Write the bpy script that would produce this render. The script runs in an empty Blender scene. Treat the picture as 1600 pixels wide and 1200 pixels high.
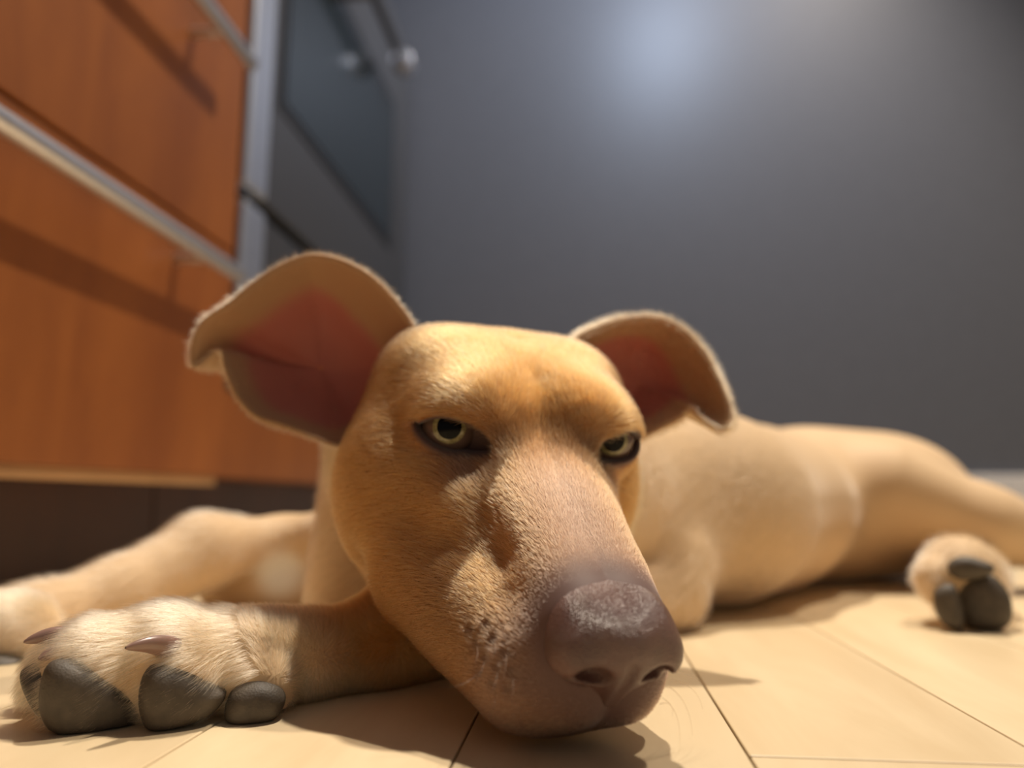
import bpy, math, random
import numpy as np
random.seed(7); rng = np.random.default_rng(7)
SC = bpy.context.scene; COL = SC.collection
CM = 0.01
FUR = True

# ------------------------------------------------------------------ camera, world, lamps, exposure
FPX = 1150.0; EYE_H = 7.0; TP = 180 / FPX; PITCH = math.atan(TP); CP, SP = math.cos(PITCH), math.sin(PITCH)
cam = bpy.data.objects.new('camera', bpy.data.cameras.new('camera')); COL.objects.link(cam)
cam.location = (0, 0, EYE_H * CM); cam.rotation_euler = (math.pi / 2 + PITCH, 0, 0)
cam.data.sensor_width = 36; cam.data.lens = 36 * FPX / 1600; cam.data.clip_start = .01
cam.data.dof.use_dof = True; cam.data.dof.focus_distance = .234; cam.data.dof.aperture_fstop = 4.3
SC.camera = cam
SC.view_settings.view_transform = 'Standard'; SC.view_settings.look = 'None'
SC.view_settings.exposure = 0.0; SC.view_settings.gamma = 1.0; SC.view_settings.use_curve_mapping = False
W = bpy.data.worlds.new('room_light'); SC.world = W; W.use_nodes = True
W.node_tree.nodes['Background'].inputs[0].default_value = (.92, .95, 1.0, 1); W.node_tree.nodes['Background'].inputs[1].default_value = .12


def lamp(name, loc, energy, col, radius, target=(0, 30, 5), size=1.7, blend=.4):
    l = bpy.data.lights.new(name, 'SPOT'); l.energy = energy; l.color = col; l.shadow_soft_size = radius
    l.spot_size = size; l.spot_blend = blend
    o = bpy.data.objects.new(name, l); COL.objects.link(o); o.location = [v * CM for v in loc]
    from mathutils import Vector
    o.rotation_euler = (Vector(target) - Vector(loc)).to_track_quat('-Z', 'Y').to_euler()
    return o


lamp('ceiling_lamp', (26, 106, 240), 265, (1, .88, .72), .035, (20, 42, 0), .44, .15)
lamp('ceiling_lamp', (108, 66, 232), 150, (1, .85, .68), .035)
lamp('wall_lamp', (34, 74, 150), 27, (.62, .76, 1), .08, (25, 150, 98), 2.0, 1.0)


# ------------------------------------------------------------------ small helpers
def ray(px, py):
    u = -(py - 600) / FPX
    return np.array([(px - 800) / FPX, CP - u * SP, SP + u * CP])


def at(px, py, Y):
    d = ray(px, py); return np.array([0, 0, EYE_H]) + d * (Y / d[1])


def tag(o, label=None, cat=None, group=None, kind=None):
    if label: o['label'] = label
    if cat: o['category'] = cat
    if group: o['group'] = group
    if kind: o['kind'] = kind
    return o


def link(name, me, mat, parent=None, loc=None):
    o = bpy.data.objects.new(name, me); COL.objects.link(o)
    if mat is not None: me.materials.append(mat)
    if parent is not None: o.parent = parent
    if loc is not None: o.location = loc
    return o


def mesh(name, V, F, smooth=True):
    me = bpy.data.meshes.new(name)
    V = np.asarray(V, np.float32); F = np.asarray(F, np.int32)
    me.vertices.add(len(V)); me.vertices.foreach_set('co', V.ravel())
    k = F.shape[1]
    me.loops.add(F.size); me.loops.foreach_set('vertex_index', F.ravel())
    me.polygons.add(len(F)); me.polygons.foreach_set('loop_start', np.arange(0, F.size, k, dtype=np.int32))
    me.polygons.foreach_set('use_smooth', np.full(len(F), smooth))
    me.update(calc_edges=True); me.validate()
    return me


def color_attr(me, name, C):
    a = me.attributes.new(name, 'FLOAT_COLOR', 'POINT')
    C = np.c_[C, np.ones(len(C))].astype(np.float32); a.data.foreach_set('color', C.ravel())


def float_attr(me, name, v):
    a = me.attributes.new(name, 'FLOAT', 'POINT'); a.data.foreach_set('value', np.asarray(v, np.float32))


class Mat:
    def __init__(s, name):
        s.m = bpy.data.materials.new(name); s.m.use_nodes = True; s.t = s.m.node_tree; s.b = s.t.nodes['Principled BSDF']

    def n(s, typ, **kw):
        nd = s.t.nodes.new(typ)
        for k, v in kw.items():
            if k.startswith('_'): setattr(nd, k[1:], v)
            else: nd.inputs[k.replace('__', ' ')].default_value = v
        return nd

    def l(s, a, b): s.t.links.new(a, b)

    def set(s, **kw):
        for k, v in kw.items(): s.b.inputs[k.replace('__', ' ')].default_value = v
        return s

    def ramp(s, src, stops):
        r = s.n('ShaderNodeValToRGB'); e = r.color_ramp.elements
        while len(e) < len(stops): e.new(.5)
        for el, (p, c) in zip(e, stops): el.position = p; el.color = (*c, 1)
        s.l(src, r.inputs[0]); return r.outputs[0]

    def bump(s, src, strength, dist=.001):
        b = s.n('ShaderNodeBump', Strength=strength, Distance=dist); s.l(src, b.inputs['Height']); s.l(b.outputs[0], s.b.inputs['Normal'])


# ------------------------------------------------------------------ materials
def wood_mat(name, c0, c1, rough, scale, axis, coat=.3, offset_by_object=False):
    m = Mat(name)
    tc = m.n('ShaderNodeTexCoord'); mp = m.n('ShaderNodeMapping'); mp.inputs['Scale'].default_value = scale
    m.l(tc.outputs['Object'], mp.inputs[0])
    src = mp.outputs[0]
    if offset_by_object:
        oi = m.n('ShaderNodeObjectInfo'); ml = m.n('ShaderNodeMath', _operation='MULTIPLY'); ml.inputs[1].default_value = 37.0
        m.l(oi.outputs['Random'], ml.inputs[0])
        ad = m.n('ShaderNodeVectorMath', _operation='ADD'); m.l(src, ad.inputs[0]); m.l(ml.outputs[0], ad.inputs[1]); src = ad.outputs[0]
    n1 = m.n('ShaderNodeTexNoise', Scale=1.0, Detail=5.0, Roughness=.6, Distortion=.6); m.l(src, n1.inputs['Vector'])
    col = m.ramp(n1.outputs['Fac'], [(.32, c0), (.66, c1)])
    if offset_by_object:
        hs = m.n('ShaderNodeHueSaturation'); mr = m.n('ShaderNodeMapRange'); mr.inputs[3].default_value = .88; mr.inputs[4].default_value = 1.08
        m.l(oi.outputs['Random'], mr.inputs[0]); m.l(mr.outputs[0], hs.inputs['Value']); m.l(col, hs.inputs['Color']); col = hs.outputs[0]
    m.l(col, m.b.inputs['Base Color'])
    m.set(Roughness=rough, Coat__Weight=coat, Coat__Roughness=.25)
    n2 = m.n('ShaderNodeTexNoise', Scale=3.0, Detail=3.0); m.l(src, n2.inputs['Vector'])
    m.bump(n2.outputs['Fac'], .12, .0006)
    return m.m


M_PLANK = wood_mat('maple_floor', (.68, .53, .325), (.79, .645, .425), .38, (26, 5, 10), 0, .25, True)
M_CHERRY = wood_mat('cherry_wood', (.235, .068, .011), (.335, .108, .019), .5, (14, 14, 3), 2, .04)
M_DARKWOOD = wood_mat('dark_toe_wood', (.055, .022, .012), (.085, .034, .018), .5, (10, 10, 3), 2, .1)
M_EDGE = wood_mat('edge_band_wood', (.40, .22, .09), (.5, .28, .12), .5, (10, 10, 3), 2, .1)


def plain(name, c, rough=.5, metal=0., coat=0., noise=0., nscale=40.):
    m = Mat(name); m.set(Roughness=rough, Metallic=metal, Coat__Weight=coat)
    if noise:
        tc = m.n('ShaderNodeTexCoord'); n = m.n('ShaderNodeTexNoise', Scale=nscale, Detail=3.0); m.l(tc.outputs['Object'], n.inputs['Vector'])
        col = m.ramp(n.outputs['Fac'], [(.3, tuple(v * (1 - noise) for v in c)), (.7, tuple(min(1, v * (1 + noise)) for v in c))])
        m.l(col, m.b.inputs['Base Color']); m.bump(n.outputs['Fac'], .15, .0005)
    else:
        m.b.inputs['Base Color'].default_value = (*c, 1)
    return m.m


M_WALL = plain('grey_wall_paint', (.122, .130, .154), .42, 0, 0, .04, 60)
M_BASE = plain('white_trim_paint', (.75, .74, .74), .4, 0, 0, .02)
M_SUB = plain('subfloor', (.05, .03, .015), .8, 0, 0, .2)
M_STEEL = plain('brushed_steel', (.72, .72, .76), .42, 1, 0, .05, 200)
M_TRIM = plain('cool_sheen_steel', (.74, .79, .90), .42, 1, 0, .05, 200)  # plain steel, with a cool bright reflection tinted into its colour
M_STEELD = plain('dark_steel', (.16, .165, .18), .38, .8, 0, .05, 200)
M_BLACK = plain('black_enamel', (.012, .012, .014), .35, 0, 0, .1)
M_GLASS = plain('oven_glass', (.010, .018, .024), .16, 0, 0, .05)

# ------------------------------------------------------------------ the room (a = sideways, b = along the cabinets), cm
DIR = np.array([.0995, .995]); SID = np.array([.995, -.0995])


def room(a, b, z): return (SID[0] * a + DIR[0] * b, SID[1] * a + DIR[1] * b, z)


ROOM_ROT = -math.atan2(.0995, .995)


def box_me(name, a0, a1, b0, b1, z0, z1, bev=.1, origin=None):
    """a box in room coordinates with chamfered edges; vertices relative to its centre"""
    import bmesh
    bm = bmesh.new(); bmesh.ops.create_cube(bm, size=1)
    for v in bm.verts: v.co.x *= (a1 - a0) * CM; v.co.y *= (b1 - b0) * CM; v.co.z *= (z1 - z0) * CM
    if bev: bmesh.ops.bevel(bm, geom=bm.edges[:], offset=bev * CM, segments=2, profile=.5, affect='EDGES')
    me = bpy.data.meshes.new(name); bm.to_mesh(me); bm.free()
    return me


def box(name, a0, a1, b0, b1, z0, z1, mat, parent=None, bev=.1):
    me = box_me(name, a0, a1, b0, b1, z0, z1, bev); o = link(name, me, mat)
    o.location = [v * CM for v in room((a0 + a1) / 2, (b0 + b1) / 2, (z0 + z1) / 2)]; o.rotation_euler = (0, 0, ROOM_ROT)
    if parent is not None: adopt(o, parent)
    return o


def adopt(o, p):
    o.parent = p
    from mathutils import Matrix
    pm = Matrix.LocRotScale(p.location, p.rotation_euler, None)     # locations are kept in world terms
    o.matrix_parent_inverse = pm.inverted()


def empty(name, a, b, z):
    o = bpy.data.objects.new(name, None); COL.objects.link(o); o.location = [v * CM for v in room(a, b, z)]
    o.empty_display_size = .05
    return o


floor = box('floor', -60, 230, -40, 152, -3, -1.0, M_SUB, None, 0); tag(floor, kind='structure')
wall = box('wall_back', -60, 230, 150, 156, -3, 240, M_WALL, None, 0); tag(wall, kind='structure')
bb = box('baseboard_back', -36.5, 230, 148.6, 150, 0, 11.6, M_BASE, None, .3); tag(bb, kind='structure')
# strip floor: one object per plank
PW_ = 8.05
cuts0 = {}
lanes = range(-7, 28)
for i in lanes:
    a0 = -3.7 + i * PW_; a1 = a0 + PW_
    if a0 > 222 or a1 < -60: continue
    r = random.Random(i * 13 + 5)
    b = -40 - r.uniform(0, 40)
    cuts = []
    if i == 1: b = 22.2 - 70
    while b < 150:
        L = r.uniform(45, 85)
        if i == 1 and abs(b - (22.2 - 70)) < .1: L = 70
        b0, b1 = max(b, -40), min(b + L, 149.8)
        if b1 - b0 > 2:
            p = box('plank', a0 + .035, a1 - .035, b0 + .035, b1 - .035, -1.0, 0, M_PLANK, floor, .05)
        b += L

# ------------------------------------------------------------------ cabinet with two drawers
CF = -36.85                     # the plane of the fronts


def cyl_me(p0, p1, r, seg=20, caps=True, bev=.15):
    p0, p1 = np.array(p0, float), np.array(p1, float); d = p1 - p0; L = np.linalg.norm(d); d /= L
    u = np.cross(d, [0, 0, 1.]);
    if np.linalg.norm(u) < 1e-4: u = np.cross(d, [1., 0, 0])
    u /= np.linalg.norm(u); v = np.cross(d, u)
    prof = [(0, r * .01), (0, r - bev), (bev * .4, r - bev * .3), (bev, r), (L - bev, r), (L - bev * .4, r - bev * .3), (L, r - bev), (L, r * .01)]
    t = np.linspace(0, 2 * np.pi, seg, endpoint=False)
    V = np.concatenate([p0 + d * h + (np.cos(t)[:, None] * u + np.sin(t)[:, None] * v) * rr for h, rr in prof])
    F = [(k * seg + i, k * seg + (i + 1) % seg, (k + 1) * seg + (i + 1) % seg, (k + 1) * seg + i) for k in range(len(prof) - 1) for i in range(seg)]
    return V, np.array(F)


def join(parts):
    V, F, n = [], [], 0
    for v, f in parts: V.append(v); F.append(f + n); n += len(v)
    return np.concatenate(V), np.concatenate(F)


def room_mesh(name, parts, mat, parent):
    V, F = join(parts)
    V = np.array([room(*v) for v in V]) * CM
    c = V.mean(0); o = link(name, mesh(name, V - c, F), mat); o.location = c
    adopt(o, parent); return o


cab = empty('drawer_cabinet', -50, 30, 0)
tag(cab, 'reddish cherry wood cabinet with two wide drawers and steel bar handles, left of the dog', 'cabinet')
box('carcass', -60, CF - 2.0, -30, 72.6, 9.4, 88, M_CHERRY, cab, .1)
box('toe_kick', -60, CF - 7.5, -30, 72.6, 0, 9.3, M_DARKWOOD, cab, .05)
for (z0, z1, hz) in ((9.3, 32.6, 28.6), (33.0, 56.6, 51.0), (57.0, 84.0, 75.5)):
    dr = box('drawer', CF - 2.0, CF, -29.8, 71.7, z0, z1, M_CHERRY, cab, .15)
    if z0 < 10:
        eb = box('edge_band', CF - 1.9, CF - .4, -29.7, 71.6, z0 - .95, z0 - .02, M_EDGE, dr, .05)
    ha = CF + 3.5
    room_mesh('handle', [cyl_me((ha, -20, hz), (ha, 66.5, hz), .75)] + [cyl_me((CF - .2, b, hz), (ha, b, hz), .5, 16) for b in (-14, 24, 61.0)], M_STEEL, dr)

# ------------------------------------------------------------------ built-in oven on its plinth
pl = empty('oven_plinth', -50, 108, 0)
tag(pl, 'low reddish wood plinth under the built-in oven, behind the big upright ear', 'cabinet')
box('front_panel', -60, CF - 1.6, 72.9, 145, 9.3, 18.6, M_CHERRY, pl, .1)
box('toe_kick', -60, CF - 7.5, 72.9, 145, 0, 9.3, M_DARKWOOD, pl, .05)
ov = empty('oven', -50, 108, 18.8)
tag(ov, 'dark grey built-in oven with black glass window behind the dog, beside the wooden drawers', 'oven')
box('body', -60, CF - 2.2, 72.9, 145, 18.8, 104, M_BLACK, ov, .1)
lowd = box('warming_drawer', CF - 2.2, CF - .2, 78.6, 144.8, 19.4, 39.6, M_STEELD, ov, .25)
box('drawer_trim', CF - 2.2, CF + .25, 73.1, 78.5, 22.5, 39.6, M_TRIM, lowd, .4)
door = box('oven_door', CF - 2.2, CF - .2, 78.6, 144.8, 41.4, 97, M_STEELD, ov, .25)
box('door_trim', CF - 2.2, CF + .25, 73.1, 78.5, 41.4, 97, M_TRIM, door, .4)
box('window_frame', CF - .35, CF + .0, 80.8, 133.6, 54.6, 85.4, M_BLACK, door, .1)
box('oven_window', CF - .3, CF + .12, 82.4, 131.8, 56.2, 83.8, M_GLASS, door, .05)
room_mesh('handle', [cyl_me((CF + 4.2, 84, 87.0), (CF + 4.2, 122, 87.0), .9)] + [cyl_me((CF - .4, b, 87.0), (CF + 4.2, b, 87.0), .8, 16) for b in (88, 104)], M_STEELD, door)
room_mesh('handle_end', [cyl_me((CF + 4.2, 121.6, 87.0), (CF + 4.2, 124.6, 87.0), 2.0)], M_STEEL, door)
box('control_panel', CF - 2.2, CF - .2, 73.2, 144.8, 97.5, 104, M_STEELD, ov, .25)


# ------------------------------------------------------------------ implicit modelling
def smin(a, b, k):
    if k <= 0: return np.minimum(a, b)
    h = np.maximum(k - np.abs(a - b), 0) / k
    return np.minimum(a, b) - h * h * k * .25


def smax(a, b, k): return -smin(-a, -b, k)


def ell(P, c, r):
    q = (P - np.array(c)) / np.array(r); k0 = np.sqrt((q * q).sum(1)); q2 = q / np.array(r); k1 = np.sqrt((q2 * q2).sum(1))
    return k0 * (k0 - 1) / np.maximum(k1, 1e-6)


def seg_t(P, a, b):
    a = np.array(a, float); b = np.array(b, float); d = b - a
    t = np.clip((P - a) @ d / (d @ d), 0, 1)
    q = P - a - t[:, None] * d
    return t, np.sqrt((q * q).sum(1))


def rcone(P, a, b, ra, rb):
    t, d = seg_t(P, a, b); return d - (ra + (rb - ra) * t)


def poly_d(P, pts):
    d = None
    for a, b in zip(pts[:-1], pts[1:]):
        _, e = seg_t(P, a, b); d = e if d is None else np.minimum(d, e)
    return d


class Field:
    CAP = 4.0

    def __init__(s): s.ops = []

    def add(s, fn, lo, hi, k=.5, mode='add'): s.ops.append((mode, k, fn, np.array(lo, float), np.array(hi, float)))

    def __call__(s, P):
        D = np.full(len(P), s.CAP)
        for mode, k, fn, lo, hi in s.ops:
            m = np.nonzero(((P >= lo) & (P <= hi)).all(1))[0]
            if len(m): D[m] = s.apply(mode, k, D[m], fn(P[m]))
        return D

    @staticmethod
    def apply(mode, k, D, d):
        if mode == 'add': return smin(D, d, k)
        if mode == 'sub': return smax(D, -d, k)
        if mode == 'isect': return smax(D, d, k)
        return D + d                                    # brush

    def grid(s, lo, hi, h):
        n = [int((b - a) / h) + 2 for a, b in zip(lo, hi)]
        ax = [lo[i] + h * np.arange(n[i]) for i in range(3)]
        D = np.full(n, s.CAP, np.float64)
        for mode, k, fn, l, u in s.ops:
            sl = tuple(slice(max(0, np.searchsorted(ax[i], l[i])), np.searchsorted(ax[i], u[i])) for i in range(3))
            sub = D[sl]
            if sub.size == 0: continue
            P = np.stack(np.meshgrid(*[ax[i][sl[i]] for i in range(3)], indexing='ij'), -1).reshape(-1, 3)
            D[sl] = s.apply(mode, k, sub.ravel(), fn(P)).reshape(sub.shape)
        return D


def surface_nets(D, lo, h):
    n = D.shape; S = D < 0
    c = lambda A, i, j, k: A[i:n[0] - 1 + i, j:n[1] - 1 + j, k:n[2] - 1 + k]
    corners = [(i, j, k) for i in (0, 1) for j in (0, 1) for k in (0, 1)]
    cnt = sum(c(S, *q).astype(np.int8) for q in corners)
    act = (cnt > 0) & (cnt < 8)
    idx = np.full(act.shape, -1, np.int64); I = np.argwhere(act); idx[act] = np.arange(len(I))
    vals = {q: c(D, *q)[act] for q in corners}
    acc = np.zeros((len(I), 3)); w = np.zeros(len(I))
    for a in corners:
        for ax in range(3):
            if a[ax] == 0:
                b = list(a); b[ax] = 1; b = tuple(b); va, vb = vals[a], vals[b]
                m = (va < 0) != (vb < 0); t = np.where(m, va / np.where(m, va - vb, 1), 0)
                p = np.tile(np.array(a, float), (len(I), 1)); p[:, ax] = t
                acc[m] += p[m]; w[m] += 1
    V = np.array(lo) + h * (I + acc / w[:, None])
    Q = []
    for ax in range(3):
        u, v = (ax + 1) % 3, (ax + 2) % 3
        sl0 = [slice(1, n[i] - 1) for i in range(3)]; sl1 = list(sl0)
        sl0[ax] = slice(0, n[ax] - 1); sl1[ax] = slice(1, n[ax])
        A, B = S[tuple(sl0)], S[tuple(sl1)]
        E = np.argwhere(A != B); flip = A[A != B]
        off = np.array([1, 1, 1]); off[ax] = 0; E = E + off
        def cell(du, dv):
            e = E.copy(); e[:, u] -= du; e[:, v] -= dv; return idx[e[:, 0], e[:, 1], e[:, 2]]
        q = np.stack([cell(1, 1), cell(0, 1), cell(0, 0), cell(1, 0)], 1)
        q[~flip] = q[~flip][:, ::-1]; Q.append(q)
    return V, np.concatenate(Q)


def gradient(field, P, e=.02):
    k = np.array([[1, -1, -1], [-1, -1, 1], [-1, 1, -1], [1, 1, 1.]])
    g = sum(kk * field(P + e * kk)[:, None] for kk in k)
    return g / (4 * e)


def project(field, P, it=2):
    for _ in range(it):
        d = field(P); g = gradient(field, P); g2 = np.maximum((g * g).sum(1), .2)
        P = P - np.clip(d / g2, -.25, .25)[:, None] * g
    return P


def relax(P, T, lam=.4):
    E = np.concatenate([T[:, [0, 1]], T[:, [1, 2]], T[:, [2, 0]]])
    acc = np.zeros_like(P); w = np.zeros(len(P))
    np.add.at(acc, E[:, 0], P[E[:, 1]]); np.add.at(acc, E[:, 1], P[E[:, 0]])
    np.add.at(w, E[:, 0], 1); np.add.at(w, E[:, 1], 1)
    return P + lam * (acc / np.maximum(w, 1)[:, None] - P)


def refine(P, T, target):
    """split edges longer than the local target length (1-4, 1-3, 1-2 patterns)"""
    E = np.concatenate([T[:, [0, 1]], T[:, [1, 2]], T[:, [2, 0]]]); Es = np.sort(E, 1)
    key = Es[:, 0] * len(P) + Es[:, 1]; uk, inv = np.unique(key, return_inverse=True)
    a, b = uk // len(P), uk % len(P); mid = (P[a] + P[b]) / 2
    long_ = np.sqrt(((P[a] - P[b]) ** 2).sum(1)) > 1.35 * target(mid)
    if not long_.any(): return P, T, False
    nid = np.full(len(uk), -1); nid[long_] = len(P) + np.arange(long_.sum())
    P = np.concatenate([P, mid[long_]]); nT = len(T)
    m = nid[inv].reshape(3, nT).T; cnt = (m >= 0).sum(1); out = [T[cnt == 0]]
    for sft in range(3):
        r = lambda A: np.roll(A, -sft, 1)
        t, mm = r(T), r(m)
        s1 = (cnt == 1) & (mm[:, 0] >= 0)
        x, y = t[s1], mm[s1]; out += [np.c_[x[:, 0], y[:, 0], x[:, 2]], np.c_[y[:, 0], x[:, 1], x[:, 2]]]
        s2 = (cnt == 2) & (mm[:, 2] < 0)
        x, y = t[s2], mm[s2]; out += [np.c_[y[:, 0], x[:, 1], y[:, 1]], np.c_[x[:, 0], y[:, 0], y[:, 1]], np.c_[x[:, 0], y[:, 1], x[:, 2]]]
    s3 = cnt == 3; x, y = T[s3], m[s3]
    out += [np.c_[x[:, 0], y[:, 0], y[:, 2]], np.c_[y[:, 0], x[:, 1], y[:, 1]], np.c_[y[:, 2], y[:, 1], x[:, 2]], y]
    return P, np.concatenate(out), True


def to_mesh(field, lo, hi, h, target, rounds=4, smooth=1):
    V, Q = surface_nets(field.grid(lo, hi, h), lo, h)
    T = np.concatenate([Q[:, [0, 1, 2]], Q[:, [0, 2, 3]]])
    P = project(field, V, 2)
    for _ in range(rounds):
        P, T, ch = refine(P, T, target)
        P = project(field, relax(P, T, .35), 1)
        if not ch: break
    for _ in range(smooth): P = project(field, relax(P, T, .3), 1)
    return P, T


def bump01(x, a, b):            # smoothstep from a to b
    t = np.clip((x - a) / (b - a), 0, 1); return t * t * (3 - 2 * t)


# ------------------------------------------------------------------ the dog: head frame (x to image right, y to the nose, z up), cm
YAW, TILT, ROLL = 3.45827561, -0.27425968, -0.03880041
HT = np.array([0.64713175, 28.38864128, 8.18980816])
_cy, _sy, _cp, _sp, _cr, _sr = math.cos(YAW), math.sin(YAW), math.cos(TILT), math.sin(TILT), math.cos(ROLL), math.sin(ROLL)
HR = np.array([[_cy, -_sy, 0], [_sy, _cy, 0], [0, 0, 1]]) @ np.array([[1, 0, 0], [0, _cp, -_sp], [0, _sp, _cp]]) @ np.array([[_cr, 0, _sr], [0, 1, 0], [-_sr, 0, _cr]])
HL = HR @ np.diag([-1., 1, 1])            # local -> world


def h2w(p): return np.asarray(p, float) @ HL.T + HT


def w2h(P): return (P - HT) @ HL


DOG = Field()
NOSE = Field()


def hbox(pts, r):
    pts = np.atleast_2d(np.array(pts, float)); pts = np.concatenate([pts, pts * [-1, 1, 1]])
    w = h2w(pts); return w.min(0) - r, w.max(0) + r


def H(kind, *a, k=.6, sym=True, side=0, mode='add', F=None, pad=1.5):
    """a primitive in the head frame, mirrored when sym"""
    F = F or DOG
    def loc(P):
        L = w2h(P)
        if sym: L = np.c_[np.abs(L[:, 0]), L[:, 1:]]
        return L
    if kind == 'ell':
        c, r = a; lo, hi = hbox([c], max(r) + k + pad); F.add(lambda P: ell(loc(P), c, r), lo, hi, k, mode)
    elif kind == 'cone':
        p, q, ra, rb = a; lo, hi = hbox([p, q], max(ra, rb) + k + pad); F.add(lambda P: rcone(loc(P), p, q, ra, rb), lo, hi, k, mode)
    elif kind == 'brush':                       # polyline, radius, amount (+ carves, - raises)
        pts, r, amp = a; lo, hi = hbox(pts, 2.6 * r)
        F.add(lambda P: amp * np.exp(-(poly_d(loc(P), pts) / r) ** 2), lo, hi, 0, 'brush')


def Wp(kind, *a, k=.6, mode='add', pad=1.5, F=None):
    F = F or DOG
    if kind == 'ell':
        c, r = a; c = np.array(c); lo, hi = c - max(r) - k - pad, c + max(r) + k + pad
        F.add(lambda P: ell(P, c, r), lo, hi, k, mode)
    elif kind == 'cone':
        p, q, ra, rb = map(np.asarray, a); R_ = max(ra, rb) + k + pad
        F.add(lambda P: rcone(P, p, q, ra, rb), np.minimum(p, q) - R_, np.maximum(p, q) + R_, k, mode)
    elif kind == 'brush':
        pts, r, amp = a; pts = np.array(pts); lo, hi = pts.min(0) - 2.6 * r, pts.max(0) + 2.6 * r
        F.add(lambda P: amp * np.exp(-(poly_d(P, pts) / r) ** 2), lo, hi, 0, 'brush')


def chain(pts, rad, k=.8):
    for (p, q), (ra, rb) in zip(zip(pts[:-1], pts[1:]), zip(rad[:-1], rad[1:])): Wp('cone', p, q, ra, rb, k=k)


# trunk, neck, haunches -------------------------------------------------------------------------
Wp('ell', (12, 52, 6.4), (9, 8, 7.0), k=2)
Wp('ell', (17.5, 59, 6.3), (9, 8.5, 6.8), k=3)
Wp('ell', (26, 65.5, 6.7), (9.5, 7.5, 6.7), k=3)
Wp('ell', (33.5, 69, 6.6), (8.5, 7.5, 6.6), k=3)
chain([(-.5, 35, 9.0), (2.5, 42, 7.5), (9, 50, 6.8)], [5.0, 5.4, 6.0], 2)
Wp('ell', (1.5, 46, 4.5), (6, 6, 4.8), k=2)                       # breast
chain([(30.5, 61, 7.5), (37, 59, 5.0), (44, 59, 3.3), (56, 62, 2.6)], [4.2, 2.9, 2.2, 2.0], 1.6)   # upper thigh, running out to the right
chain([(38, 62, 2.6), (33, 54, 2.0), (28.3, 46, 2.4)], [2.2, 1.4, 1.7], .7)  # lower hind leg
Wp('ell', (25.9, 43.6, 2.5), (2.2, 2.3, 2.4), k=.8)
Wp('ell', at(1462, 905, 43), (1.1, 1.2, 1.2), k=.5)
Wp('ell', at(1510, 888, 42.6), (1.1, 1.3, 1.0), k=.5)               # hind paw
Wp('ell', (-4.5, 45.5, 3.4), (4.6, 4.2, 3.6), k=2)
# near foreleg: elbow behind the muzzle, paw out to the left ---------------------------------------
el = at(1036, 928, 42)
chain([(13, 50, 6.5), el + [0, 1.0, 1.2], el], [4.0, 2.6, 2.0], 1.5)
chain([el, at(760, 985, 33.5), at(590, 1008, 29.8), at(470, 1026, 27.8), at(385, 1030, 27.0)], [2.1, 1.9, 1.65, 1.45, 1.5], .8)
chain([at(400, 1025, 27.0), at(260, 1022, 26.3), at(170, 1022, 26.0)], [1.45, 1.4, 1.15], .8)
Wp('ell', at(150, 1062, 25.2), (1.95, 1.6, 1.75), k=.6)          # toes
Wp('ell', at(285, 1056, 25.4), (1.6, 1.5, 1.65), k=.6)
Wp('ell', at(104, 1062, 26.9), (1.05, 1.3, 1.3), k=.4)
Wp('ell', at(405, 1075, 25.9), (1.2, 1.0, 1.15), k=.5)
# far foreleg -------------------------------------------------------------------------------------
chain([(-4, 47, 5.2), at(440, 846, 49.5), at(315, 858, 46)], [2.6, 1.5, 2.0], 1.2)
chain([at(315, 864, 46), at(180, 928, 41.5), at(60, 968, 38), at(-60, 990, 36)], [2.15, 1.7, 1.6, 1.8], 1)
Wp('ell', at(15, 995, 35.2), (2.2, 1.9, 1.9), k=.6)
Wp('ell', at(-60, 1000, 34.5), (2.2, 2.0, 2.1), k=.6)

Wp('ell', at(450, 915, 51), (6.0, 3.0, 2.6), k=1.0)
Wp('cone', at(565, 690, 36), at(552, 935, 42), 1.6, 2.5, k=1.0)
# head ---------------------------------------------------------------------------------------------
H('ell', (0, -4.6, .9), (5.0, 5.6, 4.1), k=1.2)                        # skull
H('ell', (3.1, -5.0, 2.35), (2.3, 3.0, 2.3), k=1.6)                    # ear bases
H('ell', (-3.9, -3.2, -1.8), (3.0, 4.3, 3.8), k=1.6, sym=False)      # cheeks
H('ell', (3.6, -3.9, -1.4), (2.4, 4.0, 3.5), k=1.6, sym=False)
H('ell', (2.5, -.8, 1.9), (1.9, 2.1, 1.6), k=1.4)                    # brows
H('cone', (0, .5, -1.8), (0, 6.9, -3.6), 3.0, 1.95, k=1.6)            # muzzle
H('cone', (1.15, .4, -.7), (.75, 7.6, -2.75), 1.75, 1.12, k=1.2)     # bridge
H('cone', (1.5, 2.2, -3.7), (1.0, 7.0, -4.45), 1.7, 1.4, k=1.0)      # lips
H('cone', (-3.5, .9, -3.7), (-1.75, 6.5, -4.6), 2.25, 1.75, k=1.2, sym=False)   # the lip pressed out on the floor
H('cone', (0, -3, -4.4), (0, 6.6, -5.2), 2.4, .95, k=1.2)            # jaw
H('ell', (.75, 7.7, -4.75), (.95, 1.1, .75), k=.5)                    # lip under the nose
H('cone', (-4.5, -2.4, -.3), (-2.9, 2.0, -1.2), 1.2, 1.0, k=1.2, sym=False)
# eyes: lids over the ball, then the opening
EC = np.array([3.25, -.25, 1.25]); ER = 1.05
IN_C, OUT_C = np.array([2.2, 1.6, .8]), np.array([4.55, -.05, 1.45])
eu = OUT_C - IN_C; EW = np.linalg.norm(eu); eu /= EW
eo = (IN_C + OUT_C) / 2 - EC; eo -= eu * (eo @ eu); eo /= np.linalg.norm(eo)
ev = np.cross(eo, eu); ev *= np.sign(ev[2]); EM = (IN_C + OUT_C) / 2
H('ell', tuple(EC), (1.32, 1.32, 1.28), k=.5)


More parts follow.
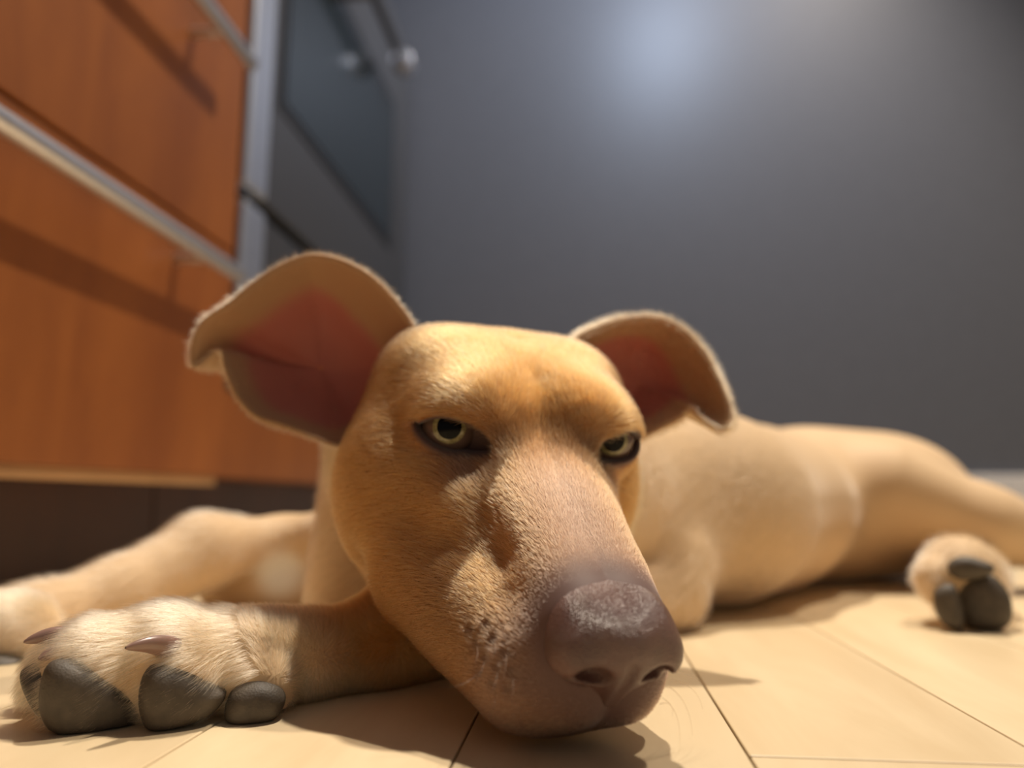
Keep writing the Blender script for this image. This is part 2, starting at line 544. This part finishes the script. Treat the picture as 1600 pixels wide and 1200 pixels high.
def lens(L):
    """signed distance (about) to the almond opening in the plane of the lids"""
    q = L - EM; u = (q @ eu) / (EW / 2); v = q @ ev
    top = .66 * np.maximum(1 - np.abs(u + .14) ** 2.3, 0) + .02 ; bot = -.42 * np.maximum(1 - np.abs(u - .05) ** 2.0, 0) - .02
    c = (top + bot) / 2; hh = (top - bot) / 2
    return np.maximum(np.abs(v - c) - hh, (np.abs(u) - 1) * EW / 2)


def eye_loc(P):
    L = w2h(P); return np.c_[np.abs(L[:, 0]), L[:, 1:]]


lo, hi = hbox([EM], 2.6)
DOG.add(lambda P: smax(lens(eye_loc(P)), -((eye_loc(P) - EC) @ eo - .1), .1), lo, hi, .12, 'sub')
# creases and folds
H('brush', [(2.7, 1.9, .5), (2.75, 3.2, -.6), (2.3, 5.0, -1.7)], .65, .17)
H('brush', [(0, -.6, 3.0), (0, -3.2, 4.6)], .7, .22)
H('brush', [(2.6, 3.2, -2.0), (3.0, 1.6, -2.7), (3.9, .2, -3.3)], .5, -.22)
H('brush', [(2.2, 4.6, -1.9), (2.4, 6.0, -2.6)], .6, .10)
H('brush', [(-6.4, -.8, -3.9), (-5.0, .9, -4.4), (-4.2, 2.6, -5.2)], .5, .22, sym=False)
H('brush', [(1.9, 1.0, 2.2), (2.4, .6, 2.5)], .4, -.12)
# whisker pits on the lip
WPITS = [(735, 985), (760, 975), (745, 1008), (772, 998), (790, 1020), (758, 1030), (778, 1045), (748, 1050), (800, 1050), (770, 1070), (795, 1078)]
WP = {q: at(*q, 22.4) for q in WPITS}
E0 = None


def settle(field, px, py, Y0, Y1):
    """first crossing of the surface along a line of sight, to find where a mark sits on it"""
    Y = np.linspace(Y0, Y1, 400); Q = np.array([at(px, py, y) for y in Y]); d = field(Q); i = np.argmax(d < .01)
    return Q[i]


CHEST = settle(DOG, 438, 895, 38, 60)
for q in WPITS:
    WP[q] = settle(DOG, *q, 18, 30)
for q in WPITS: Wp('brush', [WP[q], WP[q] + [.01, 0, 0]], .13, .06)
# nose: its seat in the muzzle, and the leather as a part of its own
H('ell', (0, 7.6, -2.75), (1.75, 1.95, 1.28), k=.3, F=NOSE)
H('ell', (.75, 8.1, -2.75), (1.1, 1.35, 1.1), k=.5, F=NOSE)
H('ell', (1.10, 8.6, -3.1), (.90, .98, .80), k=.35, F=NOSE)
H('cone', (0, 8.85, -2.9), (0, 8.35, -4.4), .85, .55, k=.6, F=NOSE)
H('ell', (.98, 9.5, -3.48), (.50, .85, .38), k=.14, mode='sub', F=NOSE)
H('cone', (1.05, 9.5, -3.52), (1.9, 8.6, -3.9), .22, .12, k=.12, mode='sub', F=NOSE)
H('ell', (.98, 9.3, -3.48), (.62, 1.3, .48), k=.1, mode='sub')
H('brush', [(0, 9.8, -3.1), (0, 9.4, -3.8), (0, 8.8, -4.8)], .14, .16, F=NOSE)
# everything lies on the floor
BIG = (-1e3,) * 3, (1e3,) * 3
DOG.add(lambda P: -(P[:, 2] - .02), *BIG, .35, 'isect')


def tgt(P):
    L = w2h(P); r = np.sqrt((L * L).sum(1))
    t = np.full(len(P), .5)
    t = np.where(P[:, 1] < 36, .22, t)
    t = np.where(np.sqrt(((L - [0, 0, -1]) ** 2).sum(1)) < 10.5, .14, t)
    e = np.sqrt(((np.c_[np.abs(L[:, 0]), L[:, 1:]] - EM) ** 2).sum(1)); t = np.where(e < 1.9, .055, t)
    return t


P, T = to_mesh(DOG, (-32, 16, -.5), (62, 80, 18), .3, tgt)
print('body', len(P), len(T))


def mixc(C, c, w): return C + (np.array(c) - C) * w[:, None]


def coat(P):
    L = w2h(P); ax = np.abs(L[:, 0]); C = np.tile(np.array([.355, .155, .044]), (len(P), 1))
    head = bump01(np.sqrt(((L - [0, 1, -1]) ** 2).sum(1)), 10.5, 8.0)
    C = mixc(C, (.70, .51, .31), (1 - head) * .88)
    C = mixc(C, (.9, .89, .87), np.exp(-(np.sqrt(((P - CHEST) ** 2).sum(1)) / 1.6) ** 4))
    # greyish pink bridge and muzzle tip
    br = np.exp(-(ax / 1.6) ** 2) * bump01(L[:, 1], .5, 4) * bump01(L[:, 2], -4.0, -2.2) * head
    C = mixc(C, (.36, .23, .17), br * .75)
    C = mixc(C, (.20, .095, .036), bump01(-L[:, 2] + .25 * (ax - 2.5), 1.9, 4.0) * bump01(L[:, 1], .8, 5) * head * .75)  # brown lips and lower muzzle, shade on the sides painted in as well
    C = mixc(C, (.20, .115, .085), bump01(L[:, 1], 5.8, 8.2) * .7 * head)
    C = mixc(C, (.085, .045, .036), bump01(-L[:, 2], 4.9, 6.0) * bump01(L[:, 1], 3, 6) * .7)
    C = mixc(C, (.115, .066, .062), (1 - bump01(NOSE(P), .0, .8 + .9 * bump01(-L[:, 2], 3.4, 4.4))) * .9)
    # dark lids
    e = lens(np.c_[ax, L[:, 1:]]); near = np.sqrt(((np.c_[ax, L[:, 1:]] - EM) ** 2).sum(1))
    vv = (np.c_[ax, L[:, 1:]] - EM) @ ev
    lid = (1 - bump01(e, .05, np.where(vv > .1, .20, .46))) * bump01(near, 2.0, 1.3)
    C = mixc(C, (.085, .046, .040), lid)
    inner = np.exp(-(np.sqrt(((np.c_[ax, L[:, 1:]] - [2.0, 1.5, 1.5]) ** 2).sum(1)) / .7) ** 2)
    C = mixc(C, (.16, .075, .035), inner * .7)
    und = np.exp(-(np.sqrt(((np.c_[ax, L[:, 1:]] - [2.9, 1.7, .1]) ** 2).sum(1)) / .85) ** 2)
    C = mixc(C, (.17, .095, .075), und * .65)
    # whisker pits
    for wx, wy in WPITS:
        q = w2h(WP[(wx, wy)]); C = mixc(C, (.10, .055, .04), np.exp(-(np.sqrt(((L - q) ** 2).sum(1)) / .16) ** 2) * .8)
    return C, lid


C, lid = coat(P)
m = Mat('short_tan_coat'); at_ = m.n('ShaderNodeAttribute', _attribute_name='coat'); m.l(at_.outputs['Color'], m.b.inputs['Base Color'])
m.set(Roughness=.62, Sheen__Weight=.25, Sheen__Roughness=.4, Specular__IOR__Level=.3)
M_COAT = m.m
c0 = np.array([4., 34, 0])
dog = bpy.data.objects.new('dog', None); COL.objects.link(dog); dog.location = c0 * CM; dog.empty_display_size = .05
tag(dog, 'short-haired tan dog lying on the wooden floor, chin down beside its paw', 'dog')


def dpart(name, V, F, mat, parent=None, smooth=True):
    V = np.asarray(V, float); me = mesh(name, (V - c0) * CM, F, smooth); o = link(name, me, mat)
    o.parent = parent or dog
    if parent is not None:
        pass
    return o


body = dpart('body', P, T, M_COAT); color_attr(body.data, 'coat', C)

# nose
nlo, nhi = hbox([(0, 8.4, -3)], 3.0)
NP, NT = to_mesh(NOSE, nlo, nhi, .1, lambda P: np.full(len(P), .07), 2, 1)
m = Mat('nose_leather'); m.set(Roughness=.29, Specular__IOR__Level=.85)
tc = m.n('ShaderNodeTexCoord'); vo = m.n('ShaderNodeTexVoronoi', Scale=2300.0); m.l(tc.outputs['Object'], vo.inputs['Vector'])
no = m.n('ShaderNodeTexNoise', Scale=120.0); m.l(tc.outputs['Object'], no.inputs['Vector'])
m.l(m.ramp(no.outputs['Fac'], [(.3, (.10, .048, .040)), (.7, (.145, .070, .058))]), m.b.inputs['Base Color']); m.bump(vo.outputs['Distance'], .8, .00035)
M_NOSE = m.m
nose = dpart('nose', NP, NT, M_NOSE)


# eyes
def cap_me(R_, ang, depth=0., n=28, rings=10, inner=0.):
    t = np.linspace(0, 2 * np.pi, n, endpoint=False); V = []; 
    for i in range(rings + 1):
        a = inner + (ang - inner) * i / rings
        V.append(np.c_[R_ * np.sin(a) * np.cos(t), R_ * np.sin(a) * np.sin(t), np.full(n, R_ * np.cos(a))])
    V = np.concatenate(V)
    F = np.array([(k * n + i, (k + 1) * n + i, (k + 1) * n + (i + 1) % n, k * n + (i + 1) % n) for k in range(rings) for i in range(n)])
    return V, F


M_SCLERA = plain('eye_white', (.12, .075, .06), .15, 0, .3)
m = Mat('iris'); tc = m.n('ShaderNodeTexCoord'); no = m.n('ShaderNodeTexNoise', Scale=900.0, Detail=2.0); m.l(tc.outputs['Object'], no.inputs['Vector'])
m.l(m.ramp(no.outputs['Fac'], [(.3, (.15, .13, .055)), (.7, (.30, .26, .13))]), m.b.inputs['Base Color']); m.set(Roughness=.15, Coat__Weight=.4, Coat__Roughness=.03)
M_IRIS = m.m
M_PUPIL = plain('pupil', (.003, .003, .004), .05, 0, 0)
M_PUPIL.node_tree.nodes['Principled BSDF'].inputs['Specular IOR Level'].default_value = .12
from mathutils import Vector
for sx in (-1, 1):
    ce = h2w(EC * [sx, 1, 1])
    eye = bpy.data.objects.new('eye', None)
    V, F = cap_me(ER, math.pi * .999, 0, 32, 22, .001)
    me = mesh('eye', V * CM, F); eye = link('eye', me, M_SCLERA); eye.parent = dog; eye.location = (ce - c0) * CM
    open_w = h2w(EM * [sx, 1, 1]) - ce
    g = np.array([0, 0, EYE_H]) - ce; g = g / np.linalg.norm(g); open_w /= np.linalg.norm(open_w)
    g = g * (.75 if sx < 0 else .55) + open_w * (.25 if sx < 0 else .45)
    g = g / np.linalg.norm(g) + np.array([0, 0, .14])
    eye.rotation_euler = Vector(g).to_track_quat('Z', 'Y').to_euler()
    V, F = cap_me(ER * 1.012, .60, 0, 32, 8, .3); o = link('iris', mesh('iris', V * CM, F), M_IRIS, eye)
    V, F = cap_me(ER * 1.016, .43, 0, 28, 6, .002); o = link('pupil', mesh('pupil', V * CM, F), M_PUPIL, eye)


# ------------------------------------------------------------------ ears
def catmull(B, n):
    B = np.array(B); m = len(B); out = []
    t = np.arange(n) / n * m; i = t.astype(int); f = (t - i)[:, None]
    p0, p1, p2, p3 = B[(i - 1) % m], B[i % m], B[(i + 1) % m], B[(i + 2) % m]
    return .5 * (2 * p1 + (p2 - p0) * f + (2 * p0 - 5 * p1 + 4 * p2 - p3) * f ** 2 + (3 * p1 - p0 - 3 * p2 + p3) * f ** 3)


m = Mat('ear_skin'); a_ = m.n('ShaderNodeAttribute', _attribute_name='coat'); m.l(a_.outputs['Color'], m.b.inputs['Base Color']); m.set(Roughness=.6, Sheen__Weight=.3)
tr = m.n('ShaderNodeBsdfTranslucent'); hs = m.n('ShaderNodeMixRGB', _blend_type='MULTIPLY'); hs.inputs[0].default_value = 1; hs.inputs[2].default_value = (1, .5, .36, 1)
m.l(a_.outputs['Color'], hs.inputs[1]); m.l(hs.outputs[0], tr.inputs[0])
mx = m.n('ShaderNodeMixShader'); mx.inputs[0].default_value = .22; out = m.t.nodes['Material Output']
m.l(m.b.outputs[0], mx.inputs[1]); m.l(tr.outputs[0], mx.inputs[2]); m.l(mx.outputs[0], out.inputs['Surface'])
M_EAR = m.m


def ear(rim, deep, roll, band, pink0=.55, pink1=.8):
    B = catmull([at(*q) for q in rim], 128); c = at(*deep); ctr = B.mean(0)
    ax = c - ctr; ax = ax - 0; dep = np.linalg.norm(ax); ax /= dep
    rings = []; tt = []
    n_in = 20
    for k in range(n_in + 1):                                  # the hollow
        t = .02 + .98 * k / n_in
        flat = ctr + (B - ctr) * t
        sh = dep * (1 - t ** 2.2) * 1.0
        fold = .22 * np.exp(-((t - .55) / .10) ** 2) * np.sin(np.linspace(0, 2 * np.pi, 128) * 3 + 1)[:, None] * 0.6
        rings.append(flat + ax * (sh) - ax * fold); tt.append(np.full(128, t))
    outd = B - ctr; outd -= (outd @ ax)[:, None] * ax; outd /= np.linalg.norm(outd, axis=1)[:, None]
    for k in range(1, 9):                                      # the rolled rim
        ph = math.pi * k / 8
        rings.append(B + outd * roll * math.sin(ph) + ax * roll * (1 - math.cos(ph))); tt.append(np.full(128, 1.0 + .05 * k))
    for k in range(1, 13):                                     # the furred back
        t = 1 - .98 * k / 12
        rings.append(ctr + (B - ctr) * t + ax * (dep * (1 - t ** 2.2) + 2 * roll)); tt.append(np.full(128, 2.0))
    V = np.concatenate(rings); tt = np.concatenate(tt); n = 128; R_ = len(rings)
    F = np.array([(k * n + i, k * n + (i + 1) % n, (k + 1) * n + (i + 1) % n, (k + 1) * n + i) for k in range(R_ - 1) for i in range(n)])
    up = np.tile(np.array([band(u) for u in np.linspace(0, 1, 128, endpoint=False)]), R_)
    w = 1 - bump01(tt, up - .14, up)
    C = mixc(np.tile(np.array([.50, .30, .15]), (len(V), 1)), (.52, .18, .135), w)
    me = mesh('ear', (V - c0) * CM, F); color_attr(me, 'coat', C)
    o = link('ear', me, M_EAR); o.parent = dog
    EARS.append((V, F, C, tt, ctr))


EARS = []
EAR1 = [(640, 510, 31.6), (600, 456, 31.2), (562, 424, 31), (520, 405, 31), (480, 401, 31), (440, 415, 30.7), (400, 441, 30.6), (355, 476, 30.7), (320, 500, 31), (304, 530, 31.3), (301, 558, 31.5), (306, 573, 31.5), (330, 556, 31.2),
        (347, 546, 31), (355, 577, 30.6), (372, 618, 30.4), (402, 648, 30.2), (442, 662, 30.2), (487, 679, 30.3), (530, 692, 30.8), (570, 680, 31.5), (610, 620, 32), (650, 560, 32)]
EAR2 = [(900, 540, 33), (940, 514, 33.5), (980, 502, 34), (1020, 500, 34.2), (1057, 511, 34.2), (1094, 545, 34), (1120, 590, 33.8), (1138, 632, 33.5), (1142, 656, 33.2), (1127, 671, 33), (1106, 660, 32.9), (1092, 648, 33),
        (1083, 634, 33.2), (1076, 638, 33.5), (1062, 652, 33.6), (1035, 666, 33.8), (1008, 680, 34), (980, 690, 34.2), (945, 680, 34), (905, 610, 33.6)]
ear(EAR1, (500, 575, 34.0), .22, lambda u: .68 + .17 * min(max((u - .08) / .1, 0), 1) + .06 * min(max((u - .5) / .1, 0), 1) - .18 * min(max((u - .80) / .08, 0), 1))
ear(EAR2, (1000, 600, 36.5), .22, lambda u: .86 - .2 * math.exp(-((u - .32) / .16) ** 2))

# ------------------------------------------------------------------ toe pads and claws
m = Mat('pad_skin'); tc = m.n('ShaderNodeTexCoord'); vo = m.n('ShaderNodeTexVoronoi', Scale=1300.0); no = m.n('ShaderNodeTexNoise', Scale=250.0, Detail=4.0)
m.l(tc.outputs['Object'], vo.inputs['Vector']); m.l(tc.outputs['Object'], no.inputs['Vector'])
m.l(m.ramp(no.outputs['Fac'], [(.3, (.060, .047, .035)), (.7, (.095, .076, .056))]), m.b.inputs['Base Color']); m.set(Roughness=.6); m.bump(vo.outputs['Distance'], .4, .0002)
M_PAD = m.m


PADS = []


def pad(Y, outline, dep, tilt=.35):
    """a rounded pad: outline of the sole side seen from the front at distance Y, bulge dep (cm), sole tilted towards the floor"""
    O = np.array(outline, float); px, py = O.mean(0); c = at(px, py, Y)
    z = ray(px, py); z = -z / np.linalg.norm(z); x = np.cross([0, 0, 1.], z); x /= np.linalg.norm(x); y = np.cross(z, x)
    z, y2 = z * math.cos(tilt) - y * math.sin(tilt), (y * math.cos(tilt) + z * math.sin(tilt)) / math.cos(tilt)
    B = catmull(np.c_[(O[:, 0] - px) * Y / FPX, -(O[:, 1] - py) * Y / FPX, 0 * O[:, 0]], 40); R = 14; V = []
    for i in range(R + 1):
        th = math.pi * (.004 + .992 * i / R); sn = math.sin(th) ** .62
        V.append(c + sn * (B[:, :1] * x + B[:, 1:2] * y2) + z * dep * math.cos(th))
    V = np.concatenate(V); V[:, 2] = np.maximum(V[:, 2], .03); n = 40; PADS.append((V[::3], .19))
    F = np.array([(k * n + i, (k + 1) * n + i, (k + 1) * n + (i + 1) % n, k * n + (i + 1) % n) for k in range(R) for i in range(n)])
    V = np.concatenate([V, V[:n].mean(0)[None], V[-n:].mean(0)[None]])
    me = mesh('toe_pad', (V - c0) * CM, F)
    import bmesh
    bm = bmesh.new(); bm.from_mesh(me); bmesh.ops.holes_fill(bm, edges=[e for e in bm.edges if e.is_boundary]); bmesh.ops.delete(bm, geom=[v for v in bm.verts if not v.link_faces], context='VERTS')
    for f in bm.faces: f.smooth = True
    bm.to_mesh(me); bm.free()
    o = link('toe_pad', me, M_PAD); o.parent = dog; return o


pad(24.15, [(80, 1045), (105, 1034), (150, 1052), (205, 1088), (218, 1108), (205, 1135), (150, 1149), (105, 1138), (78, 1100)], .75)
pad(24.35, [(228, 1058), (245, 1042), (290, 1050), (335, 1078), (345, 1092), (325, 1116), (270, 1133), (240, 1128), (226, 1095)], .75)
pad(24.45, [(36, 1052), (60, 1042), (78, 1060), (84, 1095), (82, 1124), (64, 1112), (46, 1084)], .8)
pad(25.1, [(365, 1080), (400, 1068), (432, 1078), (442, 1098), (425, 1122), (385, 1132), (358, 1115)], .7)
pad(33.4, [(-40, 1030), (0, 1024), (30, 1034), (38, 1048), (20, 1056), (-20, 1058)], .7)
pad(41.5, [(1512, 912), (1545, 898), (1570, 925), (1570, 965), (1545, 984), (1515, 982), (1502, 950)], .8, .1)
pad(41.2, [(1488, 880), (1512, 870), (1545, 882), (1540, 896), (1508, 906), (1488, 898)], .6, .1)
pad(41.2, [(1466, 925), (1490, 915), (1500, 945), (1498, 980), (1478, 978), (1464, 955)], .6, .1)

m = Mat('claw_horn'); m.b.inputs['Base Color'].default_value = (.26, .16, .13, 1); m.set(Roughness=.3, Coat__Weight=.5, Subsurface__Weight=.2, Subsurface__Scale=.002)
M_CLAW = m.m


def claw(base, tip, r0, sag=.25):
    b, t = at(*base), at(*tip); n = 16; V = []
    d = (t - b) / np.linalg.norm(t - b); u = np.cross(d, [0, 1., 0]); u /= np.linalg.norm(u); u *= np.sign(u[2]); v = np.cross(d, u)
    for i in range(13):
        f = i / 12; c = b + (t - b) * f + u * sag * math.sin(math.pi * f) * .6; r = r0 * (1 - f) ** .65 + .035
        for j in range(n):
            a = 2 * math.pi * j / n; V.append(c + u * r * 1.15 * math.cos(a) + v * r * .8 * math.sin(a))
    V += [b, t]; F = [(k * n + i, k * n + (i + 1) % n, (k + 1) * n + (i + 1) % n, (k + 1) * n + i) for k in range(12) for i in range(n)]
    return dpart('claw', np.array(V[:-2]), np.array(F), M_CLAW)


claw((272, 1016, 24.5), (196, 1012, 23.0), .34)
claw((112, 1000, 25.0), (37, 1003, 24.2), .31)
claw((112, 1018, 24.7), (60, 1029, 23.8), .29, .15)

# ------------------------------------------------------------------ short fur as hair curves (one uncountable part of the dog)
m = Mat('fur_hair'); t_ = m.t
hb = t_.nodes.new('ShaderNodeBsdfHairPrincipled'); hb.parametrization = 'COLOR'; hb.inputs['Roughness'].default_value = .38; hb.inputs['Radial Roughness'].default_value = .55
a_ = m.n('ShaderNodeAttribute', _attribute_name='coat'); m.l(a_.outputs['Color'], hb.inputs['Color']); m.l(hb.outputs[0], t_.nodes['Material Output'].inputs['Surface'])
M_FUR = m.m


def hair_object(name, pts, rad, cols, parent, mat):
    """pts (n, k, 3) in cm"""
    n, k = pts.shape[:2]; hc = bpy.data.hair_curves.new(name); hc.add_curves([k] * n)
    hc.points.foreach_set('position', ((pts - c0) * CM).astype(np.float32).ravel())
    r = hc.attributes.get('radius') or hc.attributes.new('radius', 'FLOAT', 'POINT'); r.data.foreach_set('value', (rad * CM).astype(np.float32).ravel())
    c = hc.attributes.new('coat', 'FLOAT_COLOR', 'CURVE'); c.data.foreach_set('color', np.c_[cols, np.ones(n)].astype(np.float32).ravel())
    hc.materials.append(mat); o = bpy.data.objects.new(name, hc); COL.objects.link(o); o.parent = parent
    o['kind'] = 'stuff'; return o


def grow_fur():
    A, B, C_ = P[T[:, 0]], P[T[:, 1]], P[T[:, 2]]
    ctr = (A + B + C_) / 3; cr = np.cross(B - A, C_ - A); area = np.linalg.norm(cr, axis=1) / 2; nrm = cr / np.maximum(2 * area, 1e-9)[:, None]
    L = w2h(ctr); hd = np.sqrt(((L - [0, 0, -1]) ** 2).sum(1))
    view = np.array([0, 0, EYE_H]) - ctr; view /= np.linalg.norm(view, axis=1)[:, None]; facing = (nrm * view).sum(1)
    dens = np.where(hd < 10.5, 820, np.where(ctr[:, 1] < 36, 480, np.where(ctr[:, 1] < 48, 60, 0.))).astype(float)
    dens *= np.where(facing > -.35, 1, .12) * np.where(ctr[:, 2] > .12, 1, 0)
    lt = lid[T].mean(1); dens *= (1 - lt) ** 2
    nv = NOSE(ctr); dens[nv < .12] = 0
    for pv, pr in PADS:
        near = np.nonzero(np.abs(ctr - pv.mean(0)).max(1) < 2.2)[0]
        if len(near): dens[near[(np.sqrt(((ctr[near][:, None] - pv[None]) ** 2).sum(2)).min(1) < pr)]] = 0
    cnt = rng.poisson(dens * area); fi = np.repeat(np.arange(len(T)), cnt); n = len(fi)
    r1, r2 = rng.random(n), rng.random(n); q = np.sqrt(r1); w0, w1, w2 = 1 - q, q * (1 - r2), q * r2
    root = A[fi] * w0[:, None] + B[fi] * w1[:, None] + C_[fi] * w2[:, None]
    nn = nrm[fi]; Lr = w2h(root); head = hd[fi] < 11
    fl = np.tile(np.array([0, -1., .05]), (n, 1)); ax = np.abs(Lr[:, 0]); sx = np.sign(Lr[:, 0])
    fl[:, 0] = sx * (.35 * bump01(ax, .2, 3)); fl[:, 2] -= .55 * bump01(ax, 2.0, 4.5)
    fl_w = fl @ HL.T
    paw = np.tile(np.array([-.9, -.3, -.55]), (n, 1))
    fl_w = np.where(head[:, None], fl_w, paw)
    fl_w += rng.normal(0, .12, (n, 3))
    fl_w -= (fl_w * nn).sum(1)[:, None] * nn; fl_w /= np.maximum(np.linalg.norm(fl_w, axis=1), 1e-6)[:, None]
    ln = np.where(head, .48 - .24 * bump01(Lr[:, 1], 1, 7), .75) * (.3 + .7 * bump01(NOSE(root), .1, 1.0)) * np.where(head & (ax < 2.2) & (Lr[:, 1] > 1), .75, 1) * rng.uniform(.6, 1.25, n)
    el = np.where(head, .26, .34) + rng.normal(0, .07, n)
    d0 = fl_w * np.cos(el * 1.5)[:, None] + nn * np.sin(el * 1.5)[:, None]; d1 = fl_w * np.cos(el)[:, None] + nn * np.sin(el)[:, None]; d2 = fl_w * np.cos(el * .4)[:, None] + nn * np.sin(el * .4)[:, None]
    s = ln[:, None] / 3; p0 = root - nn * .01; p1 = p0 + d0 * s; p2 = p1 + d1 * s; p3 = p2 + d2 * s
    pts = np.stack([p0, p1, p2, p3], 1); pts[:, :, 2] = np.maximum(pts[:, :, 2], .02)
    rad = np.tile(np.array([.0043, .0040, .0030, .0009]), (n, 1)) * rng.uniform(.7, 1.25, n)[:, None]
    cols = C[T[fi, 0]] * w0[:, None] + C[T[fi, 1]] * w1[:, None] + C[T[fi, 2]] * w2[:, None]
    cols = cols * np.exp(rng.normal(0, .22, n))[:, None]
    cols = mixc(cols, (.72, .58, .42), (rng.random(n) < .10) * .25)
    cols = np.clip(cols, 0, .95)
    print('fur', n)
    hair_object('fur', pts, rad, cols, dog, M_FUR)


def grow_ear_fur():
    pts, cols, rads = [], [], []
    for V, F, Cc, tt, ctr in EARS:
        a, b, c = V[F[:, 0]], V[F[:, 1]], V[F[:, 3]]; cr = np.cross(b - a, c - a); area = np.linalg.norm(cr, axis=1); nn = cr / np.maximum(area, 1e-9)[:, None]
        t = tt[F[:, 0]]; mid = V[F].mean(1)
        dens = np.where((t > .80), 260., 70.) * (np.sqrt(((mid - w2h_c) ** 2).sum(1)) > 5.6)
        cnt = rng.poisson(dens * area); fi = np.repeat(np.arange(len(F)), cnt); n = len(fi); u, v = rng.random((2, n, 1))
        root = a[fi] + (b - a)[fi] * u + (c - a)[fi] * v; N = nn[fi]
        N = np.where(((N * (root - mid.mean(0))).sum(1) < -1e9)[:, None], -N, N)
        fl = root - ctr + rng.normal(0, .8, (n, 3)); fl -= (fl * N).sum(1)[:, None] * N; fl /= np.linalg.norm(fl, axis=1)[:, None]
        ln = rng.uniform(.25, .5, (n, 1)); p = [root, root + (fl * .75 + N * .55) * ln * .4, root + (fl * .9 + N * .45) * ln * .75, root + (fl + N * .35) * ln]
        pts.append(np.stack(p, 1)); cols.append(Cc[F[fi, 0]] * np.exp(rng.normal(0, .2, n))[:, None]); rads.append(np.tile([.005, .0045, .0035, .001], (n, 1)))
    cols = np.clip(np.concatenate(cols), 0, .95)
    hair_object('ear_fur', np.concatenate(pts), np.concatenate(rads), cols, dog, M_FUR)


w2h_c = h2w((0, -3, 0))
if FUR:
    grow_fur(); grow_ear_fur()


def whiskers():
    pts = []
    def w(px, py, Y, ex, ey, EY, bend):
        a = at(px, py, Y); b = at(ex, ey, EY); t = np.linspace(0, 1, 8)[:, None]
        pts.append(a + (b - a) * t + np.array(bend) * (4 * t * (1 - t)))
    for (wx, wy), (ex, ey) in zip(WPITS[2:], [(735, 1045), (763, 1035), (775, 1075), (720, 1090), (752, 1098), (700, 1075), (790, 1115), (765, 1120), (797, 1140)]):
        p = WP[(wx, wy)]; w(wx, wy, p[1] - .02, ex, ey, p[1] - .7, (.1, -.25, .0))
    for sx_, sy_, ex, ey in [(1048, 1062, 1098, 1108), (1044, 1072, 1082, 1150), (1035, 1090, 1062, 1162), (1030, 1100, 1050, 1120), (1046, 1050, 1110, 1085)]:
        w(sx_, sy_, 21.6, ex, ey, 22.6, (.15, 0, .15))
    for sx_, sy_, ex, ey in [(735, 640, 690, 600), (728, 632, 668, 590), (742, 648, 715, 610), (738, 655, 700, 618)]:
        p = settle(DOG, sx_, sy_, 20, 34); w(sx_, sy_, p[1], ex, ey, p[1] - .5, (0, -.2, .1))
    pts_ = np.array(pts); n = len(pts_); rad = np.tile(np.linspace(.0075, .002, 8), (n, 1))
    hair_object('whiskers', pts_, rad, np.tile([.10, .06, .04], (n, 1)), dog, M_FUR)


whiskers()
